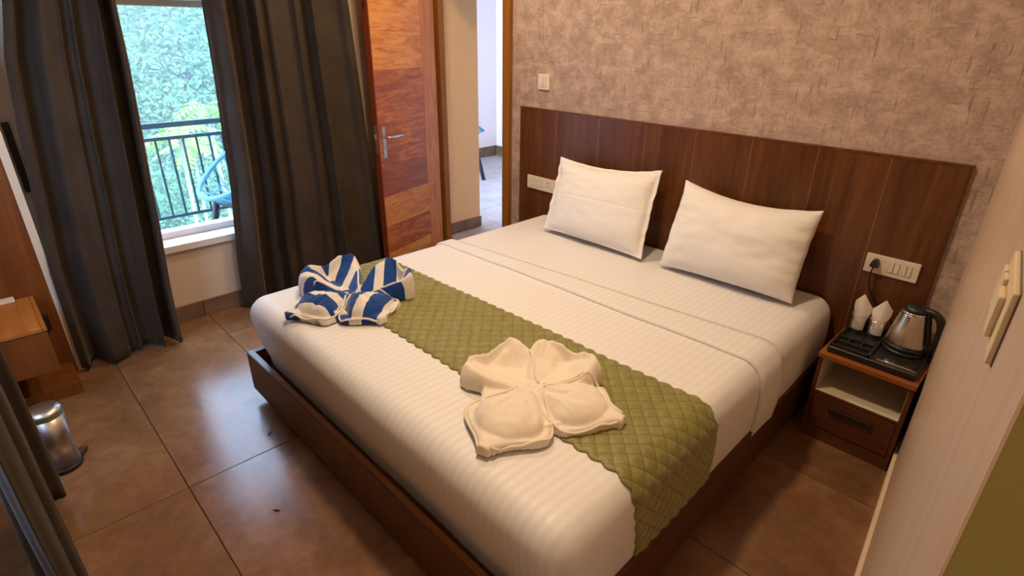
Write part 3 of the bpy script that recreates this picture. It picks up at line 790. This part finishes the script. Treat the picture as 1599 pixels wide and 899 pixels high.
# near plate on the right wall, plug-in switch board seen edge on
rd = Vector((rx(-1)-rx(0), -1, 0)).normalized(); rn = Vector((-1, 0, 0)); rn = (rn - rd*rn.dot(rd)).normalized()
PM = Matrix((rd, rn, Vector((0, 0, 1)))).transposed().to_4x4(); PM.translation = Vector((rx(-1.80), -1.80, 0))
sp_ = thing('switch_board', tuple(PM @ Vector((.12, 0, 1.32))), 'ivory switch board on the beige wall at the right edge', 'switch')
box('cover_plate', 0, .155, 0, .0065, 1.302, 1.380, m_ivory, sp_, .002, 2, PM)
box('back_frame', -.001, .156, -.0005, .0015, 1.301, 1.381, m_seam, sp_, .0005, 1, PM)
for a in (.012, .042): box('rocker', a, a+.026, .006, .011, 1.316, 1.366, m_ivory, sp_, .002, 2, PM)
box('dimmer_block', .078, .118, .006, .013, 1.315, 1.362, m_ivory, sp_, .003, 2, PM)

# ------------------------------------------------------------------ curtains
def curtain(name, label, edgeA, edgeB, plane, z0, z1, folds, amp, seed, axis='x', nu=220, nv=46, sharp=1.0, hem=True):
    """edgeA/edgeB: tables (z, position along the wall); plane: table z -> distance; folds: count"""
    V = []; F = []
    ph = [random.uniform(-.5, .5) for _ in range(40)]
    for k in range(nv+1):
        z = lerp(z0, z1, k/nv); a, b, c = interp(edgeA, z), interp(edgeB, z), interp(plane, z)
        top = sst(z1-.25, z1, z)
        for i in range(nu+1):
            u = i/nu
            w = u*folds + .35*math.sin(u*7+seed) + .22*math.sin(u*17+seed*2)
            am = amp*(.6+.4*math.sin(u*11+seed*3))*(1-.45*top)*(1+.25*sst(.9, 0, z))
            f = math.sin(2*pi*w + .10*math.sin(z*2+seed))
            f = math.copysign(abs(f)**.75, f)
            f2 = .22*math.sin(4*pi*w+1.1+seed + .25*z)
            lat = .35*amp*math.cos(2*pi*w)*.6
            p = lerp(a, b, u) + lat*(1 if 0.02 < u < .98 else 0); q = c + am*(f+f2) + .006*nz(u*6, z*2.5, seed)
            zz = z + (.010*math.sin(u*9+seed) if k == 0 else 0)
            V.append((q, p, zz) if axis == 'x' else (p, q, zz))
    for k in range(nv):
        for i in range(nu): F.append((k*(nu+1)+i, k*(nu+1)+i+1, (k+1)*(nu+1)+i+1, (k+1)*(nu+1)+i))
    o = mesh(name, V, F, m_curtain, None, True)
    s = o.modifiers.new('thickness', 'SOLIDIFY'); s.thickness = .003; s.offset = 0
    return tag(o, label, 'curtain', 'dark taupe curtains')
ZT = 2.42
curtain('curtain', 'dark taupe curtain between the dresser and the bright window', [(0, -2.51), (.55, -2.50), (1.15, -2.442), (1.48, -2.40), (1.7, -2.343), (2.42, -2.30)], [(0, -2.045), (.3, -2.035), (.66, -2.005), (1.06, -1.98), (1.45, -1.955), (1.715, -1.945), (2.42, -1.90)],
        [(0, -.625), (.8, -.655), (2.42, -.68)], .018, ZT, 4.0, .060, 1.7)
curtain('curtain', 'wide dark taupe curtain between the window and the open door', [(0, -1.64), (.36, -1.62), (.75, -1.58), (1.03, -1.568), (1.37, -1.552), (1.73, -1.54), (2.42, -1.50)], [(0, -.615), (.11, -.618), (.93, -.665), (1.41, -.695), (1.77, -.712), (2.42, -.74)],
        [(0, -.765), (2.42, -.755)], .018, ZT, 7.2, .054, 4.1, nu=320)
curtain('curtain', 'dark taupe curtain hanging close by at the lower left corner', [(0, .365), (1, .345), (2.42, .33)], [(0, 1.36), (2.42, 1.32)], [(0, -2.755), (2.42, -2.775)], .02, ZT, 4.2, .042, .4, axis='y', nu=220)
def rod(name, label, a, b):
    t = thing(name, a, label, 'curtain rod', 'curtain rods'); tube('pole', [a, b], .012, m_nickel, t, 12)
    for p, q in ((a, b), (b, a)):
        d = (Vector(p)-Vector(q)).normalized(); lathe('finial', p, [(0, -.02), (.018, -.015), (.022, 0), (.018, .015), (0, .02)], m_nickel, t, 16)
rod('curtain_rod', 'steel curtain rod along the wall over the bright window', (-.72, -2.6, ZT+.014), (-.72, -.62, ZT+.014))
rod('curtain_rod', 'steel curtain rod over the near curtain', (.25, -2.775, ZT+.014), (1.45, -2.775, ZT+.014))

# ------------------------------------------------------------------ dresser in the left corner
ds = thing('dresser', (-.5, -2.8, 0), 'walnut wall unit with a projecting drawer in the left corner', 'dresser')
DX = -.645
box('back_panel', DX-.02, DX, -3.04, -2.523, .0, 2.1, m_wood_dress, ds, .001)
box('groove_panel', DX, DX+.006, -3.04, -2.662, .45, 2.1, m_wood_dress, ds, .001)
box('side_board', XW+.02, DX-.004, -2.522, -2.494, .0, 2.1, m_bead, ds, .001)
box('edge_band', DX-.004, DX+.003, -2.524, -2.4925, .0, 2.1, m_plastic, ds, .001)
dz = box('drawer_box', DX+.006, -.215, -3.04, -2.592, .245, .436, m_wood_dress, ds, .001)
box('top_board', DX+.006, -.21, -3.04, -2.606, .436, .45, m_wood_dresstop, ds, .001)
box('top_edge', DX+.006, -.21, -2.6045, -2.589, .436, .45, m_wood_dresstop, ds, .001)
box('plinth', DX, -.405, -3.04, -2.537, 0, .062, m_wood_dress, ds, .001)
box('cable_bracket', DX, DX+.022, -2.586, -2.562, .262, .345, m_black, ds, .003)
o = thing('white_box', (-.60, -2.70, .45), 'slim white box lying on the dresser drawer top', 'box')
box('shell', -.628, -.600, -2.80, -2.655, .4505, .468, m_paperwhite, o, .004); box('lid', -.627, -.601, -2.799, -2.656, .468, .472, m_plastic, o, .0015)
# black pull rod on the wall beside the curtain
o = thing('wall_rod', (-.86, -2.46, .88), 'black rod on the wall between dresser and curtain', 'rod')
box('bar', XW+.002, XW+.016, -2.474, -2.446, .88, 1.205, m_black, o, .004); box('bracket', XW+.0005, XW+.012, -2.470, -2.450, .86, .885, m_nickel, o, .002)
# pedal bin
bx_, by_ = .145, -2.695
pb = thing('pedal_bin', (bx_, by_, 0), 'small stainless steel pedal bin standing by the near curtain', 'bin')
lathe('base', (bx_, by_, 0), [(0, 0), (.062, 0), (.064, .004), (.064, .018), (.060, .020), (0, .02)], m_black, pb)
lathe('body', (bx_, by_, 0), [(0, .020), (.0595, .020), (.0595, .255), (0, .255)], m_binsteel, pb, 48)
lathe('liner', (bx_, by_, 0), [(.057, .250), (.0615, .250), (.0615, .258), (.057, .258)], m_liner, pb)
lathe('lid', (bx_, by_, 0), [(0, .258), (.0625, .258), (.063, .264), (.058, .276), (.040, .286), (.0, .290)], m_binsteel, pb, 48)
pd = Vector((-.55, .83, 0)).normalized(); ps = Vector((pd.y, -pd.x, 0))
P = [Vector((bx_, by_, .014)) + pd*.058 + ps*q*.022 + pd*(.042*(1-q*q)) for q in (-1, -.8, -.5, 0, .5, .8, 1)]
pe = tube('pedal', catmull([tuple(p) for p in P], 3), .007, m_black, pb, 8)
V = []
V = [tuple(Vector((bx_, by_, .020)) + pd*.062 + ps*q) for q in (-.018, .018)] + [tuple(Vector((bx_, by_, .024)) + pd*.094 + ps*q) for q in (.011, -.011)]
V += [(x, y, z-.004) for x, y, z in V]
mesh('pedal_pad', V, [(0, 1, 2, 3), (7, 6, 5, 4), (0, 4, 5, 1), (1, 5, 6, 2), (2, 6, 7, 3), (3, 7, 4, 0)], m_steel, pe)

# ------------------------------------------------------------------ balcony railing and chairs
RXX = -2.05
rl = thing('balcony_railing', (RXX, -1.4, 0), 'dark metal balcony railing with thin balusters outside the window', 'railing')
box('top_rail', RXX-.022, RXX+.022, -3.3, .1, .955, .992, m_rail, rl, .003)
box('upper_bar', RXX-.012, RXX+.012, -3.3, .1, .868, .892, m_rail, rl, .002)
box('lower_bar', RXX-.012, RXX+.012, -3.3, .1, .300, .322, m_rail, rl, .002)
y = -3.26; k = 0
bal = None
while y < .1:
    if k % 12 == 0: box('post', RXX-.018, RXX+.018, y-.018, y+.018, -.006, .955, m_rail, rl, .002)
    else:
        if bal is None: bal = box('baluster', -.007, .007, -.007, .007, .322, .868, m_rail, rl, .001, 1); bal.location = (RXX, y, 0)
        else:
            o = D.objects.new('baluster', bal.data); link(o, rl); o.location = (RXX, y, 0)
    y += .0905; k += 1

def chair(label, c, rz):
    T = Matrix.Translation(Vector(c)) @ Matrix.Rotation(rz, 4, 'Z')
    t = thing('balcony_chair', c, label, 'chair', 'balcony chairs')
    ring = []; nR = 40
    def P3(a, s):       # shell: a around, s from centre to rim
        x = .30*s*math.cos(a); yv = .33*s*math.sin(a)
        back = ((1+math.sin(a))/2)**1.15; z = .44 + (.10 + .46*back)*s**2
        return T @ Vector((x, yv + .08*(back*s)**2, z))
    for i in range(nR): ring.append(P3(2*pi*i/nR, 1))
    tube('rim', ring, .017, m_chair, t, 8, True)
    tube('inner_ring', [P3(2*pi*i/24, .22) for i in range(24)], .008, m_chair, t, 6, True)
    for i in range(26):
        a = 2*pi*i/26
        tube('spoke', [P3(a+.12*math.sin(3*s_), s_) for s_ in (.22, .45, .7, 1)], .006, m_chair, t, 6)
    for i in range(13):
        a = 2*pi*(i*2+.5)/26
        tube('brace', [P3(a, .62), P3(a+.11, .82), P3(a+.24, .62)], .005, m_chair, t, 6)
    for sx in (-1, 1):
        for sy in (-1, 1):
            tube('leg', [T @ Vector((sx*.17, sy*.17, .45)), T @ Vector((sx*.25, sy*.25, -.005))], .024, m_chairleg, t, 8)
    tube('seat_frame', [T @ Vector(p) for p in ((-.17, -.17, .45), (.17, -.17, .45), (.17, .17, .45), (-.17, .17, .45))], .022, m_chairleg, t, 8, True)
chair('blue openwork chair on the balcony seen through the window', (-1.62, -1.20, -.006), .15)
chair('blue openwork chair on the balcony seen through the doorway', (-2.66, 1.585, -.006), 2.8)

# ------------------------------------------------------------------ hillside forest outside
def hillz(x, y):
    T = [(-90, 30), (-65, 18), (-48, 8.0), (-35, 1.5), (-25, -3.0), (-15, -6.5), (-8, -9), (-3, -10)]
    return interp(T, x) + 1.2*nz(x*.08, y*.08) + .10*(y-8)*.2
V = []; F = []; nx, ny = 50, 50
for i in range(nx+1):
    for k in range(ny+1):
        x = lerp(-95, -4, i/nx); y = lerp(-30, 50, k/ny); V.append((x, y, hillz(x, y)))
for i in range(nx):
    for k in range(ny): F.append((i*(ny+1)+k, (i+1)*(ny+1)+k, (i+1)*(ny+1)+k+1, i*(ny+1)+k+1))
struct(mesh('hillside', V, F, m_hill, None, True))
rnd = random.Random(3)
V = []; F = []
def leafclump(cx, cy, cz, rx_, rz_, nleaf, ls):
    for q in range(nleaf):
        d = Vector((rnd.gauss(0, 1), rnd.gauss(0, 1), rnd.gauss(0, 1))).normalized() * (rnd.random()**.35)
        p = Vector((cx+d.x*rx_, cy+d.y*rx_, cz+d.z*rz_))
        a = Vector((rnd.gauss(0, 1), rnd.gauss(0, 1), rnd.gauss(0, .6))).normalized(); b = a.orthogonal().normalized()
        b = Matrix.Rotation(rnd.random()*6.28, 3, a) @ b
        l = ls*rnd.uniform(.6, 1.4); i0 = len(V)
        V.extend([p-a*l, p+b*l*.45, p+a*l, p-b*l*.45]); F.append((i0, i0+1, i0+2, i0+3))
def vy(x): return -2.63 + (2.64-x)*.28
for q in range(620):
    x = -22 - 62*rnd.random(); d_ = (2.64-x)
    y = vy(x) + d_*rnd.uniform(-.20, .22); z0 = hillz(x, y)
    sc_ = rnd.uniform(.7, 1.35)
    leafclump(x, y, z0+rnd.uniform(1.2, 2.6)*sc_, 1.7*sc_, 1.5*sc_, 300, .115*sc_)
for q in range(160):
    x = -11 - 12*rnd.random(); d_ = (2.64-x)
    y = vy(x) + d_*rnd.uniform(-.20, .22); z0 = hillz(x, y)
    sc_ = rnd.uniform(.5, .9)
    leafclump(x, y, z0+rnd.uniform(.6, 2.0)*sc_, 1.5*sc_, 1.4*sc_, 380, .085*sc_)
o = mesh('forest_canopy', V, F, m_leaf); tag(o, 'dense green forest covering the hillside beyond the balcony', 'forest', kind='stuff')
def palm(x, y, top, label, sc_=1.0):
    z0 = hillz(x, y); t = thing('palm_tree', (x, y, z0), label, 'palm tree', 'palms on the hillside')
    lean = rnd.uniform(-.4, .4)
    tube('trunk', [(x+lean*s*s, y+.2*lean*s, lerp(z0, top, s)) for s in (0, .3, .6, 1)], [.11*sc_, .09*sc_, .08*sc_, .06*sc_], m_trunk, t, 8)
    V = []; F = []; c = Vector((x+lean, y+.2*lean, top))
    for q in range(11):
        a = 2*pi*q/11 + rnd.random()*.4; el = rnd.uniform(.15, .9); L = 1.7*sc_*rnd.uniform(.8, 1.15)
        for s in range(10):
            s0, s1 = s/10, (s+1)/10
            def pp(s): return c + Vector((math.cos(a)*L*s*math.cos(el*.6), math.sin(a)*L*s*math.cos(el*.6), L*(s*math.sin(el) - .75*s*s)))
            p0, p1 = pp(s0), pp(s1); sd = Vector((-math.sin(a), math.cos(a), 0)); w = .30*sc_*math.sin(pi*min(1, s0*.85+.12))
            for sg in (1, -1):
                i0 = len(V); V.extend([p0, p1, p0.lerp(p1, .75)+sd*sg*w+Vector((0, 0, -.35*w)), p0.lerp(p1, .45)+sd*sg*w+Vector((0, 0, -.35*w))]); F.append((i0, i0+1, i0+2, i0+3))
    mesh('fronds', V, F, m_palm, t)
palm(-9.0, 0.09, -.12, 'bright green young palm right behind the balcony railing', .5)
palm(-13.0, 2.09, -.18, 'leafy palm just above the right end of the railing', .6)
palm(-11.0, .84, -.70, 'palm with long pale trunk behind the balusters', .5)
for x, y, z, w_ in [(-36, 7.96, 1.6, 'in the middle'), (-44, 11.2, 1.2, 'rightmost'), (-31, 5.2, .5, 'leftmost')]:
    palm(x, y, z, 'slender pale palm far up the forested hillside, ' + w_, .9)
# thin haze over the valley
m_haze = D.materials.new('valley_haze'); m_haze.use_nodes = True; t_ = m_haze.node_tree; t_.nodes.clear()
o_ = t_.nodes.new('ShaderNodeOutputMaterial'); v_ = t_.nodes.new('ShaderNodeVolumeScatter'); v_.inputs['Density'].default_value = .0055
v_.inputs['Color'].default_value = (.8, .95, 1, 1); t_.links.new(v_.outputs[0], o_.inputs['Volume'])
hz = boxes('valley_haze', [(-94, -6, -28, 48, -12, 34)], m_haze); tag(hz, 'thin bluish haze over the forested valley', 'haze', kind='stuff')

# two dry leaf scraps on the floor tiles
m_scrap = mat('dry_leaf_scrap', (.045, .025, .015), .8)
for (x, y, a, lb) in ((.953, -2.178, .6, 'tiny dry leaf scrap on the near floor tile'), (.510, -2.020, 2.2, 'tiny dry leaf scrap on the bluish lit floor near the bed corner')):
    c_, s_ = math.cos(a), math.sin(a); P = []
    for u, w in ((-.014, 0), (-.006, .0035), (.004, .004), (.014, 0), (.004, -.003), (-.006, -.0035)): P.append((x+u*c_-w*s_, y+u*s_+w*c_))
    V = [(q[0], q[1], .0003) for q in P] + [(q[0], q[1], .0022+.002*(k_ % 2)) for k_, q in enumerate(P)]
    tag(mesh('dry_leaf', V, [(5, 4, 3, 2, 1, 0), (6, 7, 8, 9, 10, 11)] + [(k_, (k_+1) % 6, 6+(k_+1) % 6, 6+k_) for k_ in range(6)], m_scrap), lb, 'leaf', 'leaf scraps on the floor')
